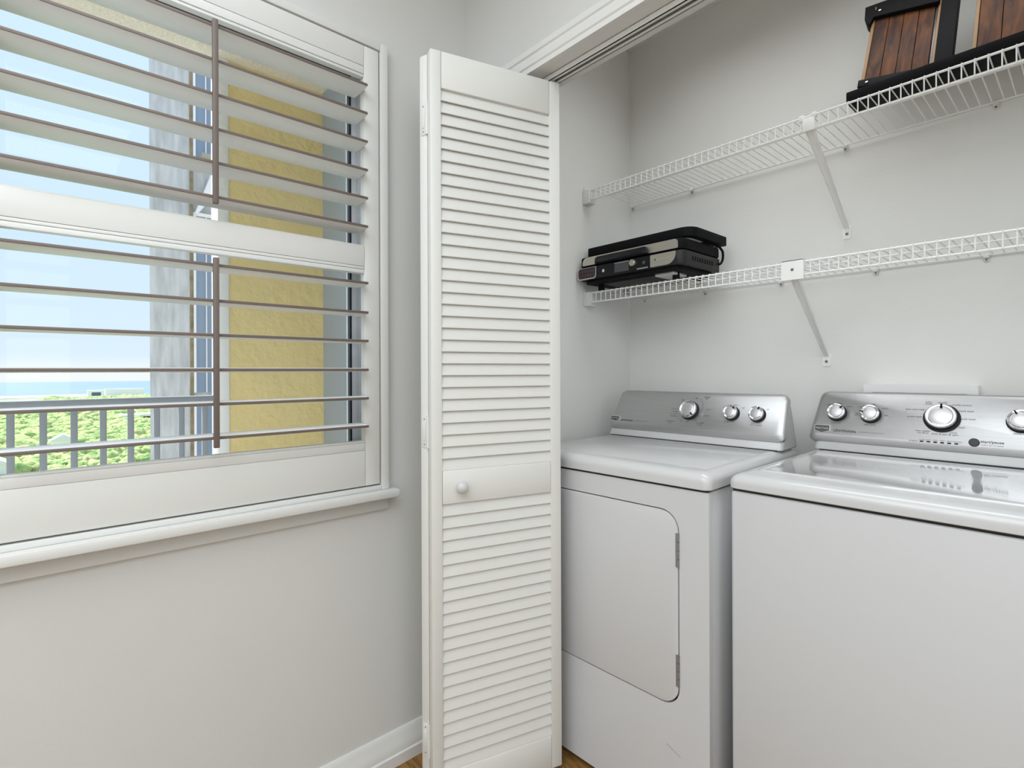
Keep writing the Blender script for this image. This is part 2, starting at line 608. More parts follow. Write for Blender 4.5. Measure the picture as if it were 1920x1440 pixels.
# ------------------------------------------------------------------ plantation shutter
sh = thing('plantation_shutter', 'white plantation shutter with wide horizontal louvers and tilt rods in painted-on shade', 'window shutter', (-1.41, 0.3, 0.84))
SX0, SX1 = -1.423, -1.395
PY0, PY1, PZ0, PZ1 = -0.118, 0.7215, 0.8545, 2.1165
LY0, LY1 = -0.0745, 0.6755
b = MB()
f0 = 0.0045
for (y0, y1, z0, z1) in ((PY1 + f0, PY1 + f0 + 0.024, PZ0 - f0 - 0.0135, PZ1 + f0 + 0.022), (PY0 - f0 - 0.024, PY0 - f0, PZ0 - f0 - 0.0135, PZ1 + f0 + 0.022),
                         (PY0 - f0, PY1 + f0, PZ1 + f0, PZ1 + f0 + 0.022), (PY0 - f0, PY1 + f0, PZ0 - f0 - 0.0135, PZ0 - f0)):
    b.box(SX0 - 0.025, SX1 + 0.002, y0, y1, z0, z1, M['shutter'], 0.002)
b.build('frame', sh)
for (y0, y1) in ((LY1, PY1), (PY0, LY0)):
    b = MB()
    b.box(SX0, SX1, y0 + 0.0006, y1 - 0.0006, PZ0, PZ1, M['shutter'], 0.0015)
    b.build('stile', sh)


def rail(name, boxes):
    b = MB()
    for (z0, z1, d) in boxes:
        b.box(SX0 + d, SX1 - d, LY0 + 0.0004, LY1 - 0.0004, z0, z1, M['shutter'], 0.0012)
    b.build(name, sh)


rail('top_rail', ((2.058, PZ1, 0.0), (2.036, 2.0575, 0.0012), (2.028, 2.0355, 0.004)))
rail('middle_rail', ((1.4835, 1.541, 0.0), (1.4755, 1.483, 0.0012), (1.464, 1.475, 0.0024), (1.5412, 1.545, 0.004)))
rail('bottom_rail', ((PZ0, 0.956, 0.0), (0.9565, 0.978, 0.0012), (0.9782, 0.984, 0.004)))
LVX = -1.4085


def louver(z):
    b = MB()
    hd, ht = 0.0435, 0.0055
    pts = []
    n = 7
    for i in range(n + 1):
        t = -1 + 2 * i / n
        pts.append((t * hd, 0.0022 + (ht - 0.0022) * math.sqrt(max(0, 1 - t * t))))
    prof = [(LVX + p[0], z + p[1]) for p in pts] + [(LVX + p[0], z - p[1]) for p in pts[::-1]]
    tmp = MB()
    # body with chamfered tips
    b.prism(prof, LY0 + 0.001, LY1 - 0.004, M['louver'], 'Y')
    # front edge strip, backlit shade painted onto the white louver
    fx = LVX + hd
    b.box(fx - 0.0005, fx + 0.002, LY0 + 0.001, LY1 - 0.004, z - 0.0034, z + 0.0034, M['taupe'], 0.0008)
    # pivot pins
    for y0, y1 in ((LY1 - 0.0045, LY1 + 0.002), (LY0 - 0.002, LY0 + 0.002)):
        b.tube([(LVX, y0, z), (LVX, y1, z)], 0.003, M['wplastic'], 8)
    return b.build('louver', sh)


for z in (1.989, 1.909, 1.829, 1.749, 1.670, 1.590, 1.431, 1.348, 1.268, 1.187, 1.107, 1.028):
    louver(z)
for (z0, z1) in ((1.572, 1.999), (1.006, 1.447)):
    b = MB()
    b.box(-1.3625, -1.351, 0.2825, 0.2945, z0, z1, M['taupe'], 0.002)  # dark colour paints backlit shade on a white rod
    b.build('tilt_rod', sh, label='white tilt rod with backlit shade in its colour')

# ------------------------------------------------------------------ bifold door
door = thing('door_1', 'white louvered bifold closet door folded open at the left', 'door', (-1.16, 0.747, 0.0), world=False, kind='structure')
AN = math.atan2(1.126 - 0.747, -1.052 + 1.16)
DW, DT = 0.394, 0.027
DZ0, DZ1 = 0.02, 2.03


def door_panel(mx, with_knob):
    """panel in local coords: x along width, y=0 front .. DT back"""
    b = MB()
    b.box(0, 0.030, 0, DT, DZ0, DZ1, M['door'], 0.003, mx)
    b.box(DW - 0.034, DW, 0, DT, DZ0, DZ1, M['door'], 0.003, mx)
    root = b.build('door_panel', door)
    x0, x1 = 0.0304, DW - 0.0344
    for name, z0, z1 in (('top_rail', 1.932, DZ1), ('lock_rail', 0.828, 0.917), ('bottom_rail', DZ0, 0.116)):
        b = MB()
        b.box(x0, x1, 0.0008, DT - 0.0008, z0, z1, M['door'], 0.0025, mx)
        b.build(name, root)
    for z0, z1 in ((0.917, 1.932), (0.116, 0.828)):
        n = round((z1 - z0) / 0.0320)
        p = (z1 - z0) / n
        b = MB()
        for i in range(n):
            zb = z0 + i * p
            # slat: lower edge near the front, upper edge near the back
            yA, yB, t = 0.0025, 0.0115, 0.0045
            pts = [(yA, zb + 0.001), (yA + 0.0015, zb - 0.0005), (yA + t, zb + 0.001), (yB + t * 0.6, zb + p + 0.004), (yB, zb + p + 0.004), (yA, zb + 0.003)]
            b.prism(pts, x0 - 0.002, x1 + 0.002, M['door'], 'X', 0, mx)
        b.build('louver_slats', root)
    return root


rot = Matrix.Rotation(AN, 4, 'Z')
lead_mx = rot
lead = door_panel(lead_mx, True)
b = MB()
kmx = rot @ Matrix.Translation((0.079, 0.0, 0.872)) @ Matrix.Rotation(R(90), 4, 'X')
kp = [(0.0, 0.0), (0.0085, 0.0), (0.0075, 0.006), (0.008, 0.010), (0.0145, 0.014), (0.0165, 0.019), (0.0155, 0.024), (0.011, 0.0285), (0.005, 0.0305), (0.0, 0.031)]
b.lathe(kp, M['enamel'], kmx, 28)
b.build('knob', lead, label='round white knob')
b = MB()
b.tube([(DW - 0.012, DT / 2, DZ1), (DW - 0.012, DT / 2, DZ1 + 0.012)], 0.004, M['wplastic'], 8, rot)
b.build('guide_pin', lead)
# second panel, folded back towards the jamb
AN2 = math.pi - AN
# its hinge-end: near corner just behind the lead panel's back edge
back = rot @ Vector((0, DT + 0.0022, 0))
pm = Matrix.Translation(back) @ Matrix.Rotation(AN2, 4, 'Z') @ Matrix.Translation((0, 0, 0))
second = door_panel(pm, False)
for zc in (1.857, 1.02, 0.195):
    b = MB()
    # leaf screwed to the end of the second panel, knuckle between the panels
    b.box(-0.0018, 0.0002, 0.004, DT - 0.006, zc - 0.043, zc + 0.043, M['hinge'], 0.0006, pm)
    b.box(-0.003, -0.0016, 0.008, DT - 0.010, zc - 0.024, zc + 0.024, M['hinge'], 0.0005, pm)
    b.tube([tuple(pm @ Vector((-0.003, -0.0012, zc - 0.043))), tuple(pm @ Vector((-0.003, -0.0012, zc + 0.043)))], 0.0032, M['hinge'], 8)
    for dz in (-0.034, 0.034):
        b.tube([tuple(pm @ Vector((-0.0026, 0.012, zc + dz))), tuple(pm @ Vector((0, 0.012, zc + dz)))], 0.0018, M['screw'], 6)
    b.build('hinge', second)

# ------------------------------------------------------------------ wire shelves
SFY, SBY = 1.655, 1.958


def wire_shelf(z, xb, xf, xw, clips, label, plate):
    """z deck height, xb bracket top X, xw bracket foot X"""
    t = thing('wire_shelf', label, 'shelf', (CX + 0.01, BY, z), group='white wire closet shelves')
    X0, X1 = -1.378, 0.392
    b = MB()
    n = int((X1 - X0) / 0.024)
    for i in range(n + 1):
        x = X0 + 0.008 + i * 0.024
        b.tube([(x, SBY + 0.003, z + 0.003), (x, SFY + 0.001, z + 0.003), (x, SFY - 0.0022, z + 0.001), (x, SFY - 0.0035, z - 0.006), (x, SFY - 0.0035, z - 0.0405)], 0.0017, M['wire'], 6)
    b.build('cross_wires', t)
    b = MB()
    for (y, zz, r) in ((SFY, z - 0.001, 0.0029), (SFY, z - 0.039, 0.0031), (SFY + 0.100, z - 0.001, 0.0026), (SBY, z, 0.0028)):
        b.tube([(X0, y, zz), (X1, y, zz)], r, M['wire'], 8)
    b.build('long_rods', t)
    # end bracket on the side wall
    b = MB()
    b.box(CX, CX + 0.036, SFY - 0.012, SFY + 0.03, z - 0.054, z + 0.004, M['wplastic'], 0.004)
    b.box(CX, CX + 0.006, SFY - 0.006, SFY + 0.02, z + 0.002, z + 0.02, M['wplastic'], 0.003)
    b.build('end_bracket', t)
    # wall clips
    for x in clips:
        b = MB()
        b.box(x - 0.007, x + 0.007, SBY - 0.006, BY, z - 0.009, z - 0.002, M['wplastic'], 0.002)
        b.box(x - 0.006, x + 0.006, SBY + 0.004, BY, z - 0.018, z + 0.008, M['wplastic'], 0.002)
        b.tube([(x, BY - 0.009, z - 0.013), (x, BY - 0.004, z - 0.013)], 0.003, M['screw'], 8)
        b.build('wall_clip', t)
    # diagonal support bracket
    zf = z - 0.285
    b = MB()
    p0 = Vector((xb, SFY + 0.006, z - 0.036))
    p1 = Vector((xw, BY - 0.004, zf + 0.012))
    d = p1 - p0
    L = d.length
    q = d.to_track_quat('Z', 'Y').to_matrix().to_4x4()
    mx = Matrix.Translation(p0) @ q
    w0, w1 = (0.0115, 0.007)
    # U channel that narrows towards the foot
    for (xa, xb_, ya, yb) in ((-1, 1, -0.0012, 0.0012), (-1, -0.8, -0.009, 0.0012), (0.8, 1, -0.009, 0.0012)):
        tm = bmesh.new()
        vs = []
        for (zz, w, dd) in ((0, w0, 1.0), (L, w1, 0.35)):
            for (xx, yy) in ((xa * w, ya * dd), (xb_ * w, ya * dd), (xb_ * w, yb), (xa * w, yb)):
                vs.append(tm.verts.new((xx, yy, zz)))
        for i in range(4):
            j = (i + 1) % 4
            tm.faces.new((vs[i], vs[j], vs[4 + j], vs[4 + i]))
        tm.faces.new(vs[:4])
        tm.faces.new(vs[4:])
        b._merge(tm, M['wire'], mx)
    b.prism(rrect(xw - 0.0125, xw + 0.0125, zf - 0.022, zf + 0.022, 0.006, 4), BY - 0.0035, BY, M['wire'], 'Y')
    if plate:
        b.prism(rrect(xb - 0.031, xb + 0.031, z - 0.052, z + 0.006, 0.002, 2), SFY - 0.0085, SFY - 0.006, M['wire'], 'Y')
        b.box(xb - 0.031, xb + 0.031, SFY - 0.0085, SFY + 0.012, z + 0.004, z + 0.0065, M['wire'])
    else:
        b.box(xb - 0.016, xb + 0.016, SFY - 0.0075, SFY - 0.005, z - 0.045, z - 0.006, M['wire'], 0.001)
        b.box(xb - 0.026, xb - 0.012, SFY - 0.008, SFY + 0.006, z - 0.014, z + 0.006, M['wire'], 0.003)
        b.box(xb + 0.008, xb + 0.02, SFY - 0.008, SFY + 0.006, z - 0.010, z + 0.006, M['wire'], 0.003)
    br = b.build('support_bracket', t)
    b = MB()
    smx = Matrix.Translation((xw, BY - 0.0035, zf - 0.006)) @ Matrix.Rotation(R(90), 4, 'X')
    b.lathe([(0.0048, 0), (0.0045, 0.0012), (0.002, 0.0022), (0, 0.0022)], M['screw'], smx, 14)
    b.build('screw', br)
    if plate:
        b = MB()
        smx = Matrix.Translation((xb, SFY - 0.0085, z - 0.022)) @ Matrix.Rotation(R(90), 4, 'X')
        b.lathe([(0.0045, 0), (0.004, 0.001), (0, 0.0012)], M['screw'], smx, 14)
        b.build('screw', br)
    return t


wire_shelf(1.921, -0.557, 0, -0.549, (-1.388, -1.099, -0.551, -0.186, 0.15),
           'upper white wire shelf holding the walnut and black rack', False)
wire_shelf(1.5015, -0.602, 0, -0.611, (-1.326, -1.043, -0.755, -0.468, -0.207, 0.1),
           'lower white wire shelf holding the electric grill', True)

# ------------------------------------------------------------------ laundry machines: shared pieces
TILT = R(22)


def knob(parent, P, x, v, r, ang, base=None, h=0.024, name='knob'):
    """control knob on a console plane; P maps (x, v) to the plane, local z out of the panel"""
    b = MB()
    mx = P @ Matrix.Translation((x, v, 0))
    rb = base or r * 1.1
    b.lathe([(rb, 0.0), (rb, 0.0025), (r * 1.02, 0.005), (r * 1.0, h * 0.72)], M['darkgrey'], mx, 36)
    b.lathe([(r * 1.0, h * 0.7), (r * 1.01, h * 0.82), (r * 0.95, h * 0.97), (r * 0.86, h), (r * 0.76, h * 0.95), (r * 0.73, h * 0.88)], M['chrome'], mx, 40)
    b.lathe([(r * 0.73, h * 0.88), (r * 0.6, h * 0.93), (r * 0.3, h * 0.96), (0, h * 0.965)], M['satin'], mx, 36)
    pm_ = mx @ Matrix.Rotation(R(-ang), 4, 'Z')
    b.box(-r * 0.07, r * 0.07, r * 0.62, r * 0.97, h * 0.9, h * 1.03, M['black'], 0.0004, pm_)
    return b.build(name, parent)


def badge(parent, P, x0, x1, v0, v1):
    b = MB()
    mid = (x0 + x1) / 2
    d = (v1 - v0) * 0.28

    def sh_(k):
        return [(x0 + k, v1 - k), (x0 + k, v0 + d + k * .6), (mid, v0 + k), (x1 - k, v0 + d + k * .6), (x1 - k, v1 - k)]
    b.prism(sh_(0)[::-1], 0.0, 0.0012, M['chrome'], 'Z', 0, P)
    b.prism(sh_(0.0022)[::-1], 0.0012, 0.0016, M['badge'], 'Z', 0, P)
    b.text('MAYTAG', P @ Matrix.Translation((mid, v1 - (v1 - v0) * 0.44, 0.0018)), M['whiteprint'], (x1 - x0) * 0.78)
    return b.build('badge', parent, label='small grey shield badge with white lettering')


def lid_slab(b, x0, x1, y0, y1, z0, z1, r, m, seg=5, mx=None):
    """slab with rounded vertical corners and a bullnose top edge"""
    n = 8
    rings = []
    tmp = bmesh.new()
    steps = [(0.0, z0, 0.003), (0.0, z0 + 0.002, 0.0), (0.0, z1 - r, 0.0)]
    for i in range(1, seg + 1):
        a = math.pi / 2 * i / seg
        steps.append((0, z1 - r + r * math.sin(a), r * 1.3 * (1 - math.cos(a))))
    for (_, z, ins) in steps:
        rc = 0.022
        rings.append([tmp.verts.new((p[0], p[1], z)) for p in rrect(x0 + ins, x1 - ins, y0 + ins, y1 - ins, max(rc - ins * 0.4, 0.006), n)])
    for a, c in zip(rings, rings[1:]):
        k = len(a)
        for i in range(k):
            tmp.faces.new((a[i], a[(i + 1) % k], c[(i + 1) % k], c[i]))
    tmp.faces.new(rings[0][::-1])
    tmp.faces.new(rings[-1])
    bmesh.ops.recalc_face_normals(tmp, faces=tmp.faces[:])
    b._merge(tmp, m, mx)


def console_shell(b, x0, x1, y0, zb, depth, hgt):
    """white shell behind the metal panel: side profile extruded along x, ends drawn in"""
    s, c = math.sin(TILT), math.cos(TILT)
    secs = []
    n = 5
    # front from base up the tilted face, round over the top, down the back
    base = [(y0 - 0.001, zb), (y0 + 0.0005 + 0.028 * s, zb + 0.028 * c), (y0 + 0.008 + hgt * s * 0.98, zb + hgt * c * 0.985), (y0 + 0.018 + hgt * s, zb + hgt * c),
            (y0 + depth - 0.02, zb + hgt * c * 0.97), (y0 + depth, zb + hgt * c * 0.8), (y0 + depth, zb)]
    tmp = bmesh.new()
    stations = []
    for (x, k) in ((x0, 0.86), (x0 + 0.004, 0.95), (x0 + 0.015, 1.0), (x1 - 0.015, 1.0), (x1 - 0.004, 0.95), (x1, 0.86)):
        cy = y0 + depth * 0.6
        ring = []
        for (yy, zz) in base:
            hh = (zz - zb) / hgt
            # ends: lean inward towards the top
            xx = x + (0.022 * hh if x < (x0 + x1) / 2 else -0.022 * hh)
            ring.append(tmp.verts.new((xx, cy + (yy - cy) * k, zb + (zz - zb) * (0.93 + 0.07 * (k - 0.86) / 0.14))))
        stations.append(ring)
    for a, d in zip(stations, stations[1:]):
        m_ = len(a)
        for i in range(m_):
            tmp.faces.new((a[i], a[(i + 1) % m_], d[(i + 1) % m_], d[i]))
    tmp.faces.new(stations[0])
    tmp.faces.new(stations[-1][::-1])
    bmesh.ops.recalc_face_normals(tmp, faces=tmp.faces[:])
    bmesh.ops.bevel(tmp, geom=[e for e in tmp.edges if e.calc_face_angle(0) > 0.5], offset=0.006, segments=3, affect='EDGES', profile=0.5)
    b._merge(tmp, M['enamel'], None)


def metal_panel(b, P, xbl, xtl, xbr, xtr, v0, v1, th=0.009):
    """brushed plate with rounded corners and a bevelled lower edge and ends"""
    def outline(k):
        q = []
        kb = k * 1.7
        base_ = [(xbl + k, v0 + kb), (xbr - k, v0 + kb), (xtr - k, v1 - k * 0.6), (xtl + k, v1 - k * 0.6)]
        r = 0.024 - k * 0.5
        for i in range(4):
            p = Vector(base_[i])
            a = (Vector(base_[i - 1]) - p).normalized()
            c = (Vector(base_[(i + 1) % 4]) - p).normalized()
            for j in range(7):
                t = j / 6
                A, B = p + a * r, p + c * r
                q.append((A * (1 - t) ** 2 + p * 2 * t * (1 - t) + B * t * t))
        return q
    tmp = bmesh.new()
    rings = []
    for (k, h) in ((0.0, -0.012), (0.0, 0.0005), (0.0015, th * 0.35), (0.012, th)):
        rings.append([tmp.verts.new((p[0], p[1], h)) for p in outline(k)])
    km = []
    for ri, (a, c) in enumerate(zip(rings, rings[1:])):
        for i in range(len(a)):
            j = (i + 1) % len(a)
            tmp.faces.new((a[i], a[j], c[j], c[i]))
    tmp.faces.new(rings[-1])
    tmp.faces.new(rings[0][::-1])
    bmesh.ops.recalc_face_normals(tmp, faces=tmp.faces[:])
    b._merge(tmp, M['alu'], P)
    return th


def console_plane(y0, zb):
    # local x right, local y up the tilted face, local z out towards the room
    return Matrix.Translation((0, y0, zb)) @ Matrix.Rotation(R(90) - TILT, 4, 'X')


# ------------------------------------------------------------------ dryer
dr = thing('dryer', 'white clothes dryer with a framed front door, left of the washer', 'dryer', (-0.63, 1.2, 0), R(2.0), world=False)
DWx = -0.652
b = MB()
b.box(DWx + 0.004, -0.004, 0.016, 0.60, 0.02, 0.881, M['enamel_matte'], 0.004)
b.box(DWx + 0.008, -0.008, 0.006, 0.60, 0.879, 0.888, M['gapshade'])  # dark strip painting the shade line below the top panel
for x in (DWx + 0.05, -0.05):
    for y in (0.06, 0.55):
        b.tube([(x, y, 0), (x, y, 0.03)], 0.018, M['darkgrey'], 10)
cab = b.build('cabinet', dr)
dx0, dx1, dz0, dz1 = -0.573, -0.080, 0.317, 0.822
b = MB()
outer = rrect(DWx + 0.001, -0.001, 0.022, 0.8805, 0.004, 2)
g = 0.0034
b.plate_hole(outer, rrect(dx0, dx1, dz0, dz1, 0.052, 10), 0.0, 0.0145, M['enamel_matte'])
b.box(dx0 - 0.01, dx1 + 0.01, 0.0146, 0.0158, dz0 - 0.01, dz1 + 0.01, M['gapshade'])  # dark backing paints the shade in the door seam
b.prism([(-0.118, 0.212), (-0.117, 0.213), (-0.078, 0.197), (-0.078, 0.1962)], -0.0003, 0.0002, M['paleprint'], 'Y')
b.build('front_panel', dr)
b = MB()
b.prism(rrect(dx0 + g, dx1 - g, dz0 + g, dz1 - g, 0.050, 10), -0.0015, 0.0125, M['enamel_matte'], 'Y', 0.002)
dd = b.build('door', dr)
for z0, z1 in ((0.679, 0.766), (0.375, 0.456)):
    b = MB()
    for k in range(4):
        za = z0 + (z1 - z0) * k / 4
        b.tube([(dx1 - 0.002, -0.002, za + 0.0006), (dx1 - 0.002, -0.002, za + (z1 - z0) / 4 - 0.0006)], 0.0034, M['hingesteel'], 10)
    b.box(dx1 - 0.009, dx1 - 0.002, -0.0022, -0.001, z0, z1, M['hingesteel'])
    b.build('hinge', dd, label='slim silver hinge')
b = MB()
lid_slab(b, DWx - 0.003, 0.004, -0.008, 0.625, 0.8865, 0.930, 0.024, M['enamel'])
b.box(DWx + 0.03, -0.03, 0.05, 0.455, 0.9295, 0.9305, M['enamel'], 0.0004)
b.build('top_panel', dr)
b = MB()
console_shell(b, DWx + 0.002, 0.002, 0.482, 0.9305, 0.135, 0.186)
b.box(DWx + 0.02, -0.014, 0.4795, 0.484, 0.9300, 0.9325, M['gapshade'])
con = b.build('console', dr)
P = console_plane(0.482, 0.9305)
b = MB()
th = metal_panel(b, P, DWx + 0.004, DWx + 0.028, 0.004, 0.002, 0.027, 0.186)
b.build('control_panel', con, label='brushed silver control panel')
PT = P @ Matrix.Translation((0, 0, th + 0.0004))
PK = P @ Matrix.Translation((0, 0, th))
knob(con, PK, -0.318, 0.113, 0.0315, 135)
knob(con, PK, -0.167, 0.111, 0.0235, 38)
knob(con, PK, -0.0835, 0.111, 0.0235, 25)
badge(con, PT, -0.646, -0.604, 0.053, 0.0755)
b = MB()


def T(s, x, v, w, m='greyprint', shear=0.0, off=0.0):
    b.text(s, PT @ Matrix.Translation((x, v, 0)), M[m], w, 0.01, shear, off)


T('CENTENNIAL', -0.570, 0.060, 0.056, 'greyprint', 0.25, 0.0002)
T('COMMERCIAL TECHNOLOGY', -0.505, 0.0605, 0.062, 'paleprint', 0.2)
for s, x, v, w in (('automatic', -0.386, 0.070, 0.030), ('dry', -0.386, 0.063, 0.010), ('air fluff', -0.273, 0.070, 0.025), ('no heat', -0.274, 0.063, 0.018),
                   ('timed', -0.263, 0.166, 0.020), ('dry', -0.263, 0.160, 0.010), ('more dry', -0.377, 0.117, 0.024), ('normal', -0.375, 0.108, 0.019),
                   ('energy preferred', -0.382, 0.099, 0.030), ('less dry', -0.377, 0.090, 0.022), ('off', -0.352, 0.152, 0.009), ('off', -0.302, 0.160, 0.008),
                   ('70', -0.286, 0.155, 0.005), ('60', -0.279, 0.148, 0.005), ('50', -0.275, 0.139, 0.005), ('40', -0.2735, 0.130, 0.005), ('30', -0.2735, 0.120, 0.005), ('20', -0.276, 0.111, 0.005), ('less time', -0.252, 0.121, 0.018), ('damp dry', -0.255, 0.098, 0.022),
                   ('off', -0.345, 0.074, 0.007), ('cool', -0.322, 0.072, 0.011), ('10', -0.291, 0.079, 0.006),
                   ('temperature', -0.173, 0.083, 0.032), ('low', -0.195, 0.133, 0.009), ('medium', -0.160, 0.142, 0.018), ('high', -0.133, 0.133, 0.009),
                   ('push to start', -0.0845, 0.083, 0.032), ('end of signal', -0.0845, 0.077, 0.036), ('on', -0.055, 0.132, 0.008)):
    T(s, x, v, w)
b.build('lettering', con)

# ------------------------------------------------------------------ washer
wa = thing('washer', 'white top loading washer with a glossy lid at the right', 'washing machine', (-0.596, 1.237, 0), R(0.7), world=False)
WW = 0.655
b = MB()
b.box(0.002, WW - 0.002, 0.0, 0.62, 0.02, 0.8905, M['enamel_matte'], 0.007, None, 3)
b.box(0.006, WW - 0.006, 0.004, 0.62, 0.885, 0.898, M['gapshade'])  # shade under the top panel overhang, put in as a dark strip
for x in (0.05, WW - 0.05):
    for y in (0.06, 0.56):
        b.tube([(x, y, 0), (x, y, 0.03)], 0.018, M['darkgrey'], 10)
b.build('cabinet', wa)
b = MB()
lid_slab(b, -0.003, WW + 0.003, -0.008, 0.645, 0.8965, 0.9326, 0.022, M['enamel'])
b.build('top_panel', wa)
b = MB()
lx0, lx1, ly0, ly1 = 0.030, WW - 0.03, 0.075, 0.525
tmp = bmesh.new()
r0 = [tmp.verts.new((p[0], p[1], 0.9322)) for p in rrect(lx0, lx1, ly0, ly1, 0.02)]
r1 = [tmp.verts.new((p[0], p[1], 0.9352)) for p in rrect(lx0 + 0.001, lx1 - 0.001, ly0 + 0.001, ly1 - 0.001, 0.02)]
r2 = [tmp.verts.new((p[0], p[1], 0.9365)) for p in rrect(lx0 + 0.004, lx1 - 0.004, ly0 + 0.004, ly1 - 0.004, 0.018)]
r3 = [tmp.verts.new((p[0], p[1], 0.9350)) for p in rrect(lx0 + 0.012, lx1 - 0.012, ly0 + 0.012, ly1 - 0.006, 0.014)]
for a, c in ((r0, r1), (r1, r2), (r2, r3)):
    for i in range(len(a)):
        j = (i + 1) % len(a)
        tmp.faces.new((a[i], a[j], c[j], c[i]))
tmp.faces.new(r3)
tmp.faces.new(r0[::-1])
M['lidgloss'] = mat('glossy_white_lid', (0.60, 0.60, 0.605), 0.05, coat=1.0, spec=0.7)
b._merge(tmp, M['lidgloss'], None)
b.build('lid', wa, label='flat glossy white lid')
b = MB()
console_shell(b, 0.006, WW - 0.006, 0.5605, 0.9335, 0.098, 0.192)
b.box(0.024, WW - 0.024, 0.558, 0.5625, 0.9330, 0.9355, M['gapshade'])
con = b.build('console', wa)
P = console_plane(0.5605, 0.9335)
b = MB()
th = metal_panel(b, P, -0.012, 0.011, WW + 0.012, WW - 0.011, 0.028, 0.193)
b.build('control_panel', con, label='brushed silver control panel')
PT = P @ Matrix.Translation((0, 0, th + 0.0004))
PK = P @ Matrix.Translation((0, 0, th))
knob(con, PK, 0.063, 0.119, 0.0245, 48)
knob(con, PK, 0.151, 0.119, 0.0245, 278)
knob(con, PK, 0.3165, 0.119, 0.0345, 2, 0.041, 0.026)
knob(con, PK, 0.474, 0.119, 0.0265, -28)
b = MB()
bmx = PK @ Matrix.Translation((0.386, 0.0565, 0))
b.lathe([(0.0112, 0), (0.0112, 0.002), (0.0098, 0.0045), (0.006, 0.0055), (0, 0.0058)], M['greyprint'], bmx, 28)
b.build('start_button', con, label='round dark grey button')
for i in range(6):
    b = MB()
    x = 0.2765 + i * 0.0148
    b.prism(rrect(x - 0.0042, x + 0.0042, 0.0475, 0.0507, 0.0015, 3), 0, 0.0012, M['black'], 'Z', 0, PK)
    b.build('indicator_light', con)
badge(con, PT, 0.004, 0.0485, 0.0515, 0.0785)
b = MB()
T('CENTENNIAL', 0.0878, 0.0622, 0.0622, 'greyprint', 0.25, 0.0002)
T('COMMERCIAL TECHNOLOGY', 0.156, 0.0627, 0.064, 'paleprint', 0.2)
for s, x, v, w in (('load size', 0.062, 0.0875, 0.024), ('medium', 0.066, 0.151, 0.018), ('deluxe', 0.094, 0.142, 0.016), ('auto', 0.037, 0.146, 0.011),
                   ('wash temp', 0.151, 0.0875, 0.029), ('cool', 0.123, 0.143, 0.011), ('cold', 0.155, 0.152, 0.011), ('warm', 0.185, 0.141, 0.015), ('hot', 0.190, 0.119, 0.009), ('tap', 0.115, 0.122, 0.008), ('cold', 0.115, 0.116, 0.011),
                   ('bulky/', 0.286, 0.1655, 0.014), ('sheets', 0.286, 0.160, 0.016), ('normal', 0.316, 0.165, 0.020), ('wrinkle control', 0.3565, 0.159, 0.041), ('hand wash', 0.3675, 0.142, 0.030),
                   ('quick wash', 0.371, 0.120, 0.032), ('soak', 0.3595, 0.0955, 0.013), ('rinse', 0.343, 0.0795, 0.014), ('& spin', 0.3435, 0.0735, 0.019), ('drain & spin', 0.314, 0.073, 0.034),
                   ('clean washer', 0.277, 0.0795, 0.034), ('with affresh', 0.278, 0.0735, 0.026), ('power wash', 0.2565, 0.120, 0.032), ('deep water wash', 0.256, 0.1415, 0.043),
                   ('progress', 0.2585, 0.0495, 0.020), ('sensing', 0.277, 0.0545, 0.013), ('wash', 0.2915, 0.0545, 0.010), ('rinse', 0.306, 0.0545, 0.010), ('spin', 0.321, 0.0545, 0.009), ('done', 0.336, 0.0545, 0.010), ('lid locked', 0.3525, 0.0545, 0.018),
                   ('hold 3 sec. to cancel', 0.4215, 0.0515, 0.042), ('extra rinse', 0.475, 0.0875, 0.031), ('off', 0.462, 0.150, 0.008), ('on', 0.487, 0.150, 0.007)):
    T(s, x, v, w)
T('start/pause', 0.421, 0.0605, 0.045, 'greyprint', 0.0, 0.00015)
b.build('lettering', con)

# ------------------------------------------------------------------ washer outlet box on the wall
ob = thing('outlet_box', 'white rectangular wall box poking up behind the washer console', 'wall box', (-0.356, 1.97, 0.95))
b = MB()
b.plate_hole(rrect(-0.492, -0.2205, 0.95, 1.1375, 0.004, 3), rrect(-0.470, -0.243, 0.972, 1.112, 0.003, 3), 1.921, 1.97, M['boxplastic'])
b.build('cover_frame', ob)
b = MB()
b.box(-0.469, -0.244, 1.962, 1.9695, 0.973, 1.111, M['wplastic'])
b.build('back_plate', ob)
for x in (-0.41, -0.30):
    b = MB()
    b.tube([(x, 1.962, 1.04), (x, 1.93, 1.04)], 0.011, M['satin'], 12)
    b.tube([(x - 0.018, 1.93, 1.04), (x + 0.018, 1.93, 1.04)], 0.005, M['redpad'], 8)
    b.build('valve', ob)

# ------------------------------------------------------------------ electric grill
gr = thing('electric_grill', 'black and stainless electric grill on the lower wire shelf', 'electric grill', (-1.165, 1.74, 1.5065))
GX0, GX1, GY0, GY1 = -1.399, -0.930, 1.60, 1.868
b = MB()
b.prism(rrect(GX0, GX1, GY0, GY1, (0.03, 0.03, 0.02, 0.02), 6), 1.545, 1.5945, M['darkgrey'], 'Z', 0.004)
b.prism(rrect(GX0 + 0.02, GX1 - 0.02, GY0 + 0.012, GY1 - 0.01, 0.03, 6), 1.531, 1.5455, M['black'], 'Z', 0.003)
for k in range(9):
    y = 1.66 + k * 0.017
    b.box(GX1 - 0.0006, GX1 + 0.0012, y, y + 0.007, 1.562, 1.578, M['black'])
b.build('body', gr)
b = MB()
b.prism(rrect(GX0 + 0.003, GX1 - 0.002, GY0 + 0.002, GY1, (0.03, 0.03, 0.02, 0.02), 6), 1.598, 1.636, M['black'], 'Z', 0.006)
lidg = b.build('lid', gr)
b = MB()
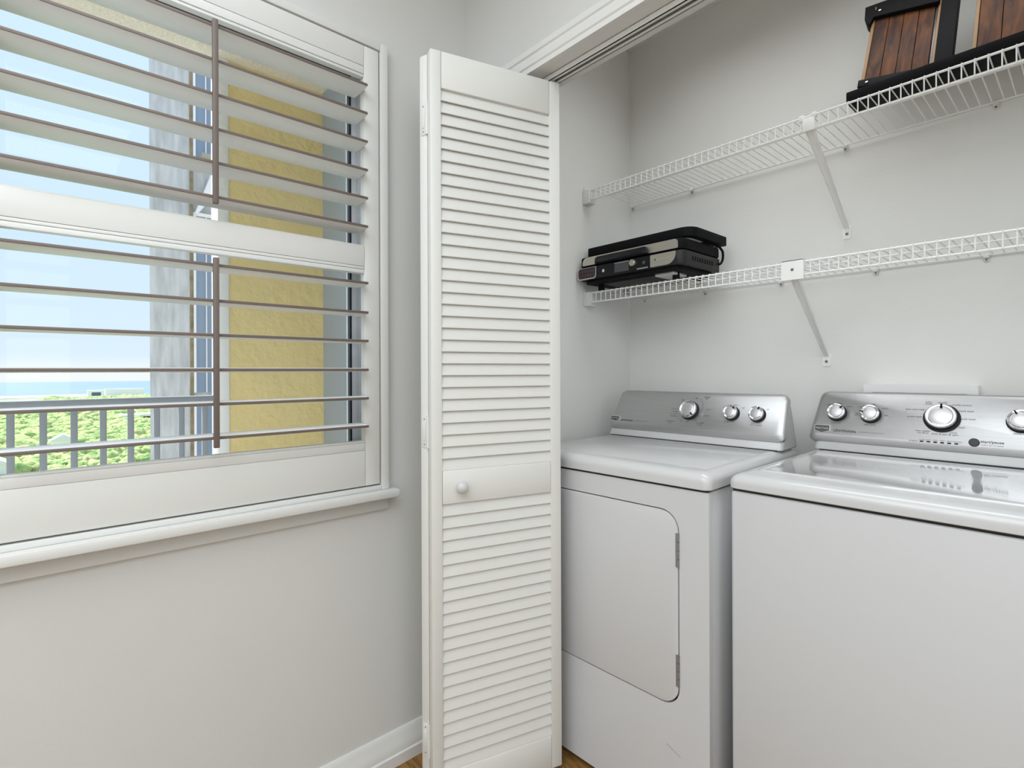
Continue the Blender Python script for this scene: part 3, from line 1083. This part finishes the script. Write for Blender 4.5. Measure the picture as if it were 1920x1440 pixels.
b.prism(rrect(-1.372, -0.950, 1.6005, 1.6325, (0.004, 0.004, 0.012, 0.022), 6), GY0 - 0.0012, GY0 + 0.003, M['steel'], 'Y')
b.build('steel_trim', lidg, label='brushed steel strip')
b = MB()
b.prism(rrect(-1.297, -1.060, 1.5975, 1.6245, (0.002, 0.002, 0.014, 0.014), 6), GY0 - 0.020, GY0 - 0.0005, M['blackgloss'], 'Y', 0.004)
b.build('handle', lidg)
b = MB()
b.prism(rrect(-1.385, -0.918, 1.636, 1.892, (0.02, 0.045, 0.01, 0.02), 8), 1.646, 1.6785, M['black'], 'Z', 0.002)
b.prism(rrect(-1.37, -0.945, 1.65, 1.87, (0.02, 0.045, 0.02, 0.02), 8), 1.640, 1.6465, M['satin'], 'Z')
b.box(-1.35, -0.955, 1.64, 1.85, 1.6355, 1.641, M['cream'])
b.build('top_plate', gr, label='flat black slab on top')
b = MB()
b.prism(rrect(-1.300, -1.062, 1.5475, 1.592, 0.003, 3), GY0 - 0.003, GY0 + 0.002, M['blackgloss'], 'Y')
cp = b.build('control_panel', gr)
b = MB()
b.prism(rrect(-1.213, -1.148, 1.5525, 1.586, 0.001, 2), GY0 - 0.0036, GY0 - 0.0025, M['lcd'], 'Y')
b.box(-1.213, -1.148, GY0 - 0.004, GY0 - 0.0025, 1.5862, 1.5885, M['satin'])
b.build('display', cp)
b = MB()
kmx = Matrix.Translation((-1.129, GY0 - 0.003, 1.5765)) @ Matrix.Rotation(R(90), 4, 'X')
b.lathe([(0.0125, 0), (0.0125, 0.009), (0.010, 0.0115), (0, 0.012)], M['steel'], kmx, 24)
b.build('knob', cp)
b = MB()
kmx = Matrix.Translation((-1.265, GY0 - 0.003, 1.568)) @ Matrix.Rotation(R(90), 4, 'X')
b.lathe([(0.006, 0), (0.006, 0.002), (0, 0.003)], M['chrome'], kmx, 20)
b.build('button', cp)
b = MB()
kmx = Matrix.Translation((-1.083, GY0 - 0.003, 1.571)) @ Matrix.Rotation(R(90), 4, 'X')
b.lathe([(0.0065, 0), (0.0065, 0.001), (0, 0.0015)], M['lcd'], kmx, 20)
b.build('button', cp)
b = MB()
b.box(-1.113, -1.066, GY0 - 0.004, GY0 - 0.002, 1.549, 1.5535, M['chrome'])
b.build('indicator_bar', cp)
b = MB()
b.prism(rrect(-1.058, -0.957, 1.549, 1.592, (0.004, 0.036, 0.002, 0.002), 8), GY0 - 0.0014, GY0 + 0.003, M['steel'], 'Y')
nm = Matrix.Translation((0, GY0 - 0.0018, 0)) @ Matrix.Rotation(R(90), 4, 'X')
b.prism([(-1.0405, 1.5705), (-1.0385, 1.5695), (-1.036, 1.573), (-1.0365, 1.577), (-1.039, 1.5755)], 0, 0.0003, M['black'], 'Z', 0, nm)
for k in range(9):
    xx = -1.030 + k * 0.0052 + (0.004 if k > 4 else 0)
    b.box(xx, xx + 0.0034, GY0 - 0.0017, GY0 - 0.0012, 1.571, 1.5755, M['cream'])
b.build('front_trim', gr, label='brushed steel corner strip')
b = MB()
b.plate_hole(rrect(-1.397, -1.302, 1.5455, 1.5915, (0.012, 0.014, 0.003, 0.012), 6), rrect(-1.393, -1.3055, 1.5495, 1.590, (0.010, 0.012, 0.002, 0.010), 6), GY0 - 0.003, GY0 + 0.004, M['satin'])
b.prism(rrect(-1.394, -1.3045, 1.5485, 1.591, (0.010, 0.012, 0.002, 0.010), 6), GY0 - 0.002, GY0 + 0.003, M['redpad'], 'Y')
for r_ in range(2):
    for k in range(6):
        xx = -1.387 + k * 0.0135
        zz = 1.5565 + r_ * 0.017
        b.prism(rrect(xx, xx + 0.008, zz, zz + 0.009, 0.003, 3), GY0 - 0.0028, GY0 - 0.0018, M['lcd'], 'Y')
b.build('touch_pad', gr, label='silver rimmed pad of small dark red keys')
b = MB()
cpts = []
for k in range(15):
    a = R(90 - 12.5 * k)
    cpts.append((-0.938 + 0.012 * min(1, k / 5), 1.838 + 0.036 * math.cos(a), 1.608 + 0.036 * math.sin(a)))
b.tube([(-0.95, 1.74, 1.641), (-0.944, 1.80, 1.644)] + cpts, 0.0045, M['black'], 8)
b.build('cord', gr)
for (x, y) in ((-1.33, 1.665), (-0.995, 1.665), (-1.33, 1.83), (-0.995, 1.83)):
    b = MB()
    b.tube([(x, y, 1.5066), (x, y, 1.534)], 0.0125, M['black'], 12)
    b.build('foot', gr)
b = MB()
b.box(-1.06, -0.985, 1.632, 1.72, 1.520, 1.531, M['satin'], 0.002)
b.box(-1.30, -1.05, 1.64, 1.84, 1.524, 1.5315, M['darkgrey'], 0.002)
b.build('drip_tray', gr)

# ------------------------------------------------------------------ walnut and black rack on the upper shelf
rk = thing('folding_rack', 'walnut brown and black rack leaning back on the upper wire shelf', 'rack', (-0.2, 1.70, 1.9265))
zs = 1.9268
b = MB()
b.box(-0.467, 0.10, 1.668, 1.752, zs, 1.9575, M['black'], 0.003)
b.build('base_rail', rk)
LM = Matrix.Translation((0, 1.70, 1.957)) @ Matrix.Rotation(R(90 - 27), 4, 'X')   # local x right, y up the lean, z towards the room


def quad_plank(name, q, m, t0, t1, **kw):
    b = MB()
    b.prism(q, t0, t1, m, 'Z', 0.0012, LM)
    return b.build(name, rk, **kw)


def lean(u0, u1, w0l, w0r, w1l, w1r):
    return [(u0, w0l), (u1, w0r), (u1, w1r), (u0, w1l)]


# left panel of four planks
ua, ub = -0.4355, -0.292
slope0 = (0.0036 - 0.0444) / (-0.288 + 0.4446)
slope1 = (0.2433 - 0.2954) / (-0.289 + 0.4368)
f0_ = lambda u: 0.040 + slope0 * (u + 0.4446)
f1_ = lambda u: 0.2954 + slope1 * (u + 0.4368)
n = 4
for i in range(n):
    u0 = ua + (ub - ua) * i / n + 0.0006
    u1 = ua + (ub - ua) * (i + 1) / n - 0.0006
    quad_plank('plank', lean(u0, u1, f0_(u0), f0_(u1), f1_(u0), f1_(u1)), M['walnut'], -0.012, 0.0 - 0.0006 * (i % 2), label='walnut brown plank')
quad_plank('edge_band', lean(-0.4446, -0.436, f0_(-0.4446), f0_(-0.436), f1_(-0.4446), f1_(-0.436)), M['tan'], -0.012, 0.001, label='tan edge strip')
quad_plank('edge_band', lean(-0.2855, -0.2795, f0_(-0.2855), f0_(-0.2795), f1_(-0.2855) + 0.02, f1_(-0.2795) + 0.02), M['tan'], -0.012, 0.0, label='tan edge strip')
quad_plank('glass_strip', lean(-0.2915, -0.286, f0_(-0.2915), f0_(-0.286), f1_(-0.2915), f1_(-0.286)), M['lcd'], -0.012, -0.004)
b = MB()
g0 = lambda u: 0.0149 + (-0.0008 - 0.0149) / (-0.3943 + 0.4437) * (u + 0.4437) * 0.78
b.prism(lean(-0.4485, -0.278, g0(-0.4485), g0(-0.278), f0_(-0.4485) + 0.002, f0_(-0.278) + 0.002), -0.016, 0.010, M['black'], 'Z', 0.002, LM)
b.lathe([(0.0032, 0.010), (0.003, 0.0125), (0, 0.0135)], M['chrome'], LM @ Matrix.Translation((-0.4255, 0.0215, 0)), 14)
b.build('lower_bar', rk)
b = MB()
b.prism([(-0.462, 0.300), (-0.446, 0.266), (-0.4385, 0.2945), (-0.283, f1_(-0.283)), (-0.283, f1_(-0.283) + 0.085), (-0.466, 0.356)], -0.03, 0.012, M['black'], 'Z', 0.002, LM)
b.lathe([(0.0035, 0.012), (0.0033, 0.0145), (0, 0.0155)], M['chrome'], LM @ Matrix.Translation((-0.424, 0.3105, 0)), 14)
b.box(-0.437, -0.4345, 0.322, 0.334, 0.012, 0.0126, M['tan'], 0, LM)
b.build('upper_bar', rk)
quad_plank('upright', lean(-0.2785, -0.2425, -0.004, -0.004, 0.36, 0.36), M['black'], -0.02, 0.004)
# right panel
ua, ub = -0.197, -0.02
for i in range(4):
    u0 = ua + (ub - ua) * i / 4 + 0.0006
    u1 = ua + (ub - ua) * (i + 1) / 4 - 0.0006
    quad_plank('plank', lean(u0, u1, -0.004, -0.004, 0.36, 0.36), M['walnut'], -0.012, 0.0 - 0.0006 * (i % 2), label='walnut brown plank')
quad_plank('edge_band', lean(-0.2055, -0.1976, -0.004, -0.004, 0.36, 0.36), M['tan'], -0.012, 0.001, label='tan edge strip')
quad_plank('upright', lean(-0.018, 0.018, -0.004, -0.004, 0.36, 0.36), M['black'], -0.02, 0.004)

# ------------------------------------------------------------------ balcony and the building outside
b = MB()
b.box(-3.2, -1.556, -4, 1.35, 2.82, 2.97, M['soffit'])
struct(b, 'balcony_soffit', 'cream stucco ceiling over the balcony outside', 'balcony ceiling')
b = MB()
b.box(-3.2, -1.556, -4, 1.35, -0.25, -0.05, M['patio'])
struct(b, 'balcony_floor', 'balcony slab outside the window', 'balcony floor')
b = MB()
b.box(-3.15, -3.03, 0.705, 1.35, -0.05, 2.82, M['yellow'])
struct(b, 'wall_balcony_yellow', 'yellow stucco wall at the end of the balcony', 'wall')
b = MB()
b.box(-3.17, -3.024, 0.652, 0.7045, -0.05, 2.82, M['whitestucco'], 0.004)
struct(b, 'trim_5', 'white corner strip on the yellow balcony wall', 'corner trim')
b = MB()
b.box(-3.03, -1.556, 1.205, 1.35, -0.05, 2.82, M['greystucco'])
struct(b, 'wall_balcony_grey', 'blue grey wall beside the yellow balcony wall', 'wall')

rl = thing('balcony_railing', 'grey metal balcony railing with thin square pickets', 'railing', (-3.05, 0.0, -0.05))
b = MB()
b.box(-3.075, -3.025, -3.0, 0.652, 1.026, 1.064, M['rail'], 0.006)
b.build('top_rail', rl)
b = MB()
b.box(-3.065, -3.035, -3.0, 0.652, 0.03, 0.06, M['rail'], 0.003)
b.build('bottom_rail', rl)
y = -0.125 + 0.1028 * 7
while y > -0.9:
    if y < 0.62:
        b = MB()
        b.box(-3.0625, -3.0375, y - 0.0125, y + 0.0125, 0.06, 1.0262, M['rail'], 0.001)
        b.build('picket', rl)
    y -= 0.1028

wg = thing('building_wing', 'weathered concrete building wing beyond the balcony', 'building', (-5.9, 1.5, -45))
b = MB()
b.prism([(-5.5, 0.655), (-5.5, 0.958), (-6.4, 0.958), (-6.4, 0.80)], -45, 9, M['concrete'], 'Z')
b.box(-6.4, -5.52, 0.958, 6.0, -45, 9, M['concrete'])
b.build('wall', wg)
b = MB()
b.box(-5.53, -5.49, 0.958, 0.985, -2, 9, M['rust'])
b.build('edge_strip', wg, label='brown stained edge')
for (z0, z1) in ((-1.6, 0.92), (1.0, 2.62), (3.05, 5.2)):
    b = MB()
    for (y0, y1) in ((0.985, 1.003), (1.083, 1.090), (1.145, 1.20)):
        b.box(-5.515, -5.475, y0, y1, z0, z1, M['whitestucco'])
    b.box(-5.515, -5.475, 0.985, 1.20, z1, z1 + 0.03, M['whitestucco'])
    wf = b.build('window_frame', wg, label='white window frame')
    b = MB()
    b.box(-5.505, -5.495, 1.003, 1.145, z0, z1, M['blueglass'])
    b.build('pane', wf)
b = MB()
pm2 = [(0.985, 2.62), (1.005, 2.62), (1.20, 2.90), (1.20, 3.02), (1.12, 3.02)]
b.prism(pm2, -5.47, -5.40, M['whitestucco'], 'X')
b.build('sloped_ledge', wg, label='sloping white ledge')
b = MB()
b.box(-5.48, -5.36, 1.035, 1.105, 3.13, 3.17, M['cream'])
b.build('wall_light', wg)

# ------------------------------------------------------------------ view: forest, sea, houses
GZ = -45.0
b = MB()
b.box(-1420, -20, -700, 700, GZ - 6, GZ - 3.2, M['ground'])
struct(b, 'ground', 'green land far below the balcony', 'ground')
b = MB()
b.box(-1560, -1419, -700, 80, GZ - 6, GZ - 2.2, M['sand'])
struct(b, 'beach', 'pale strip of beach between trees and sea', 'beach')
b = MB()
b.box(-4000, -1420, -2500, 2500, GZ - 6, GZ - 2.6, M['sea'])
struct(b, 'sea', 'pale blue sea below the hazy horizon', 'sea')

ico = bmesh.new()
bmesh.ops.create_icosphere(ico, subdivisions=2, radius=1.0)
iv = [v.co.copy() for v in ico.verts]
fi = [[v.index for v in f.verts] for f in ico.faces]
ico.free()
verts, faces = [], []
rnd = random.Random(11)
HOUSES = ((-1240, 64, 18), (-1300, 112, 36), (-420, 6, 9), (-330, -20, 9), (-265, 12, 7))
cnt = 0
while cnt < 5200:
    d = math.sqrt(rnd.uniform(90 ** 2, 1250 ** 2)) if rnd.random() < 0.55 else rnd.uniform(90, 700)
    k = rnd.uniform(-0.26, 0.22)
    x, y = -d, d * k
    if d > 1020 and k < -0.006:
        continue
    s = rnd.uniform(1.8, 4.2) * (0.75 + d / 700.0)
    if any(math.hypot(x - hx, y - hy) < hr + s * 1.35 for hx, hy, hr in HOUSES):
        continue
    hgt = rnd.uniform(0.0, 2.2)
    base = len(verts)
    o = Vector((x, y, GZ - 2.5 + hgt))
    sd = rnd.uniform(0, 100)
    for c in iv:
        w = 1 + 0.55 * pnoise(c * 2.6 + Vector((sd, 0, 0)))
        verts.append((o.x + c.x * s * w, o.y + c.y * s * w, o.z + c.z * s * 0.72 * w))
    faces += [[base + i for i in f] for f in fi]
    cnt += 1
me = bpy.data.meshes.new('tree_canopy')
me.from_pydata(verts, [], faces)
me.polygons.foreach_set('use_smooth', [True] * len(me.polygons))
me.materials.append(M['canopy'])
o = bpy.data.objects.new('tree_canopy', me)
COL.objects.link(o)
tag(o, 'bright green forest canopy stretching to the shore', 'trees', kind='stuff')


def house(name, label, x, y, w, dpt, h, z=GZ - 3, roof=None, win=0):
    t = thing(name, label, 'house', (x, y, z))
    b = MB()
    b.box(x - dpt / 2, x + dpt / 2, y - w / 2, y + w / 2, z, z + h, M['housewall'])
    b.build('wall', t)
    b = MB()
    if roof:
        b.prism([(y - w / 2 - 0.8, z + h), (y + w / 2 + 0.8, z + h), (y, z + h + roof)], x - dpt / 2 - 0.8, x + dpt / 2 + 0.8, M['roof'], 'X')
    else:
        b.box(x - dpt / 2 - 0.5, x + dpt / 2 + 0.5, y - w / 2 - 0.5, y + w / 2 + 0.5, z + h, z + h + 0.8, M['roof'])
    b.build('roof', t)
    for i in range(win):
        b = MB()
        yy = y - w / 2 + (i + 0.5) * w / win
        b.box(x + dpt / 2, x + dpt / 2 + 0.3, yy - w / win * 0.28, yy + w / win * 0.28, z + h * 0.35, z + h * 0.8, M['navy'])
        b.build('window', t)
    return t


house('beach_house', 'white flat roofed building by the shore with a dark window', -1240, 64, 24, 24, 14, win=1, z=GZ)
house('beach_house', 'long low white building at the shore beside the concrete wing', -1300, 112, 62, 20, 13, z=GZ + 1, win=0)
house('house', 'white roofed house among the trees below the left pickets', -420, 6, 12, 10, 5, roof=4, z=GZ + 0.5)
house('house', 'white roofed house among the trees at the far left', -330, -20, 13, 10, 5, roof=4, z=GZ + 0.5)
house('house', 'white roofed house low in the trees beside the third picket', -265, 12, 10, 8, 5, roof=3.5, z=GZ - 1)
b = MB()
b.prism([(-640, 52), (-660, 52), (-690, 120), (-640, 120)], GZ + 2.5, GZ + 4.5, M['sand'], 'Z')
struct(b, 'road', 'pale road cutting through the trees near the concrete wing', 'road')
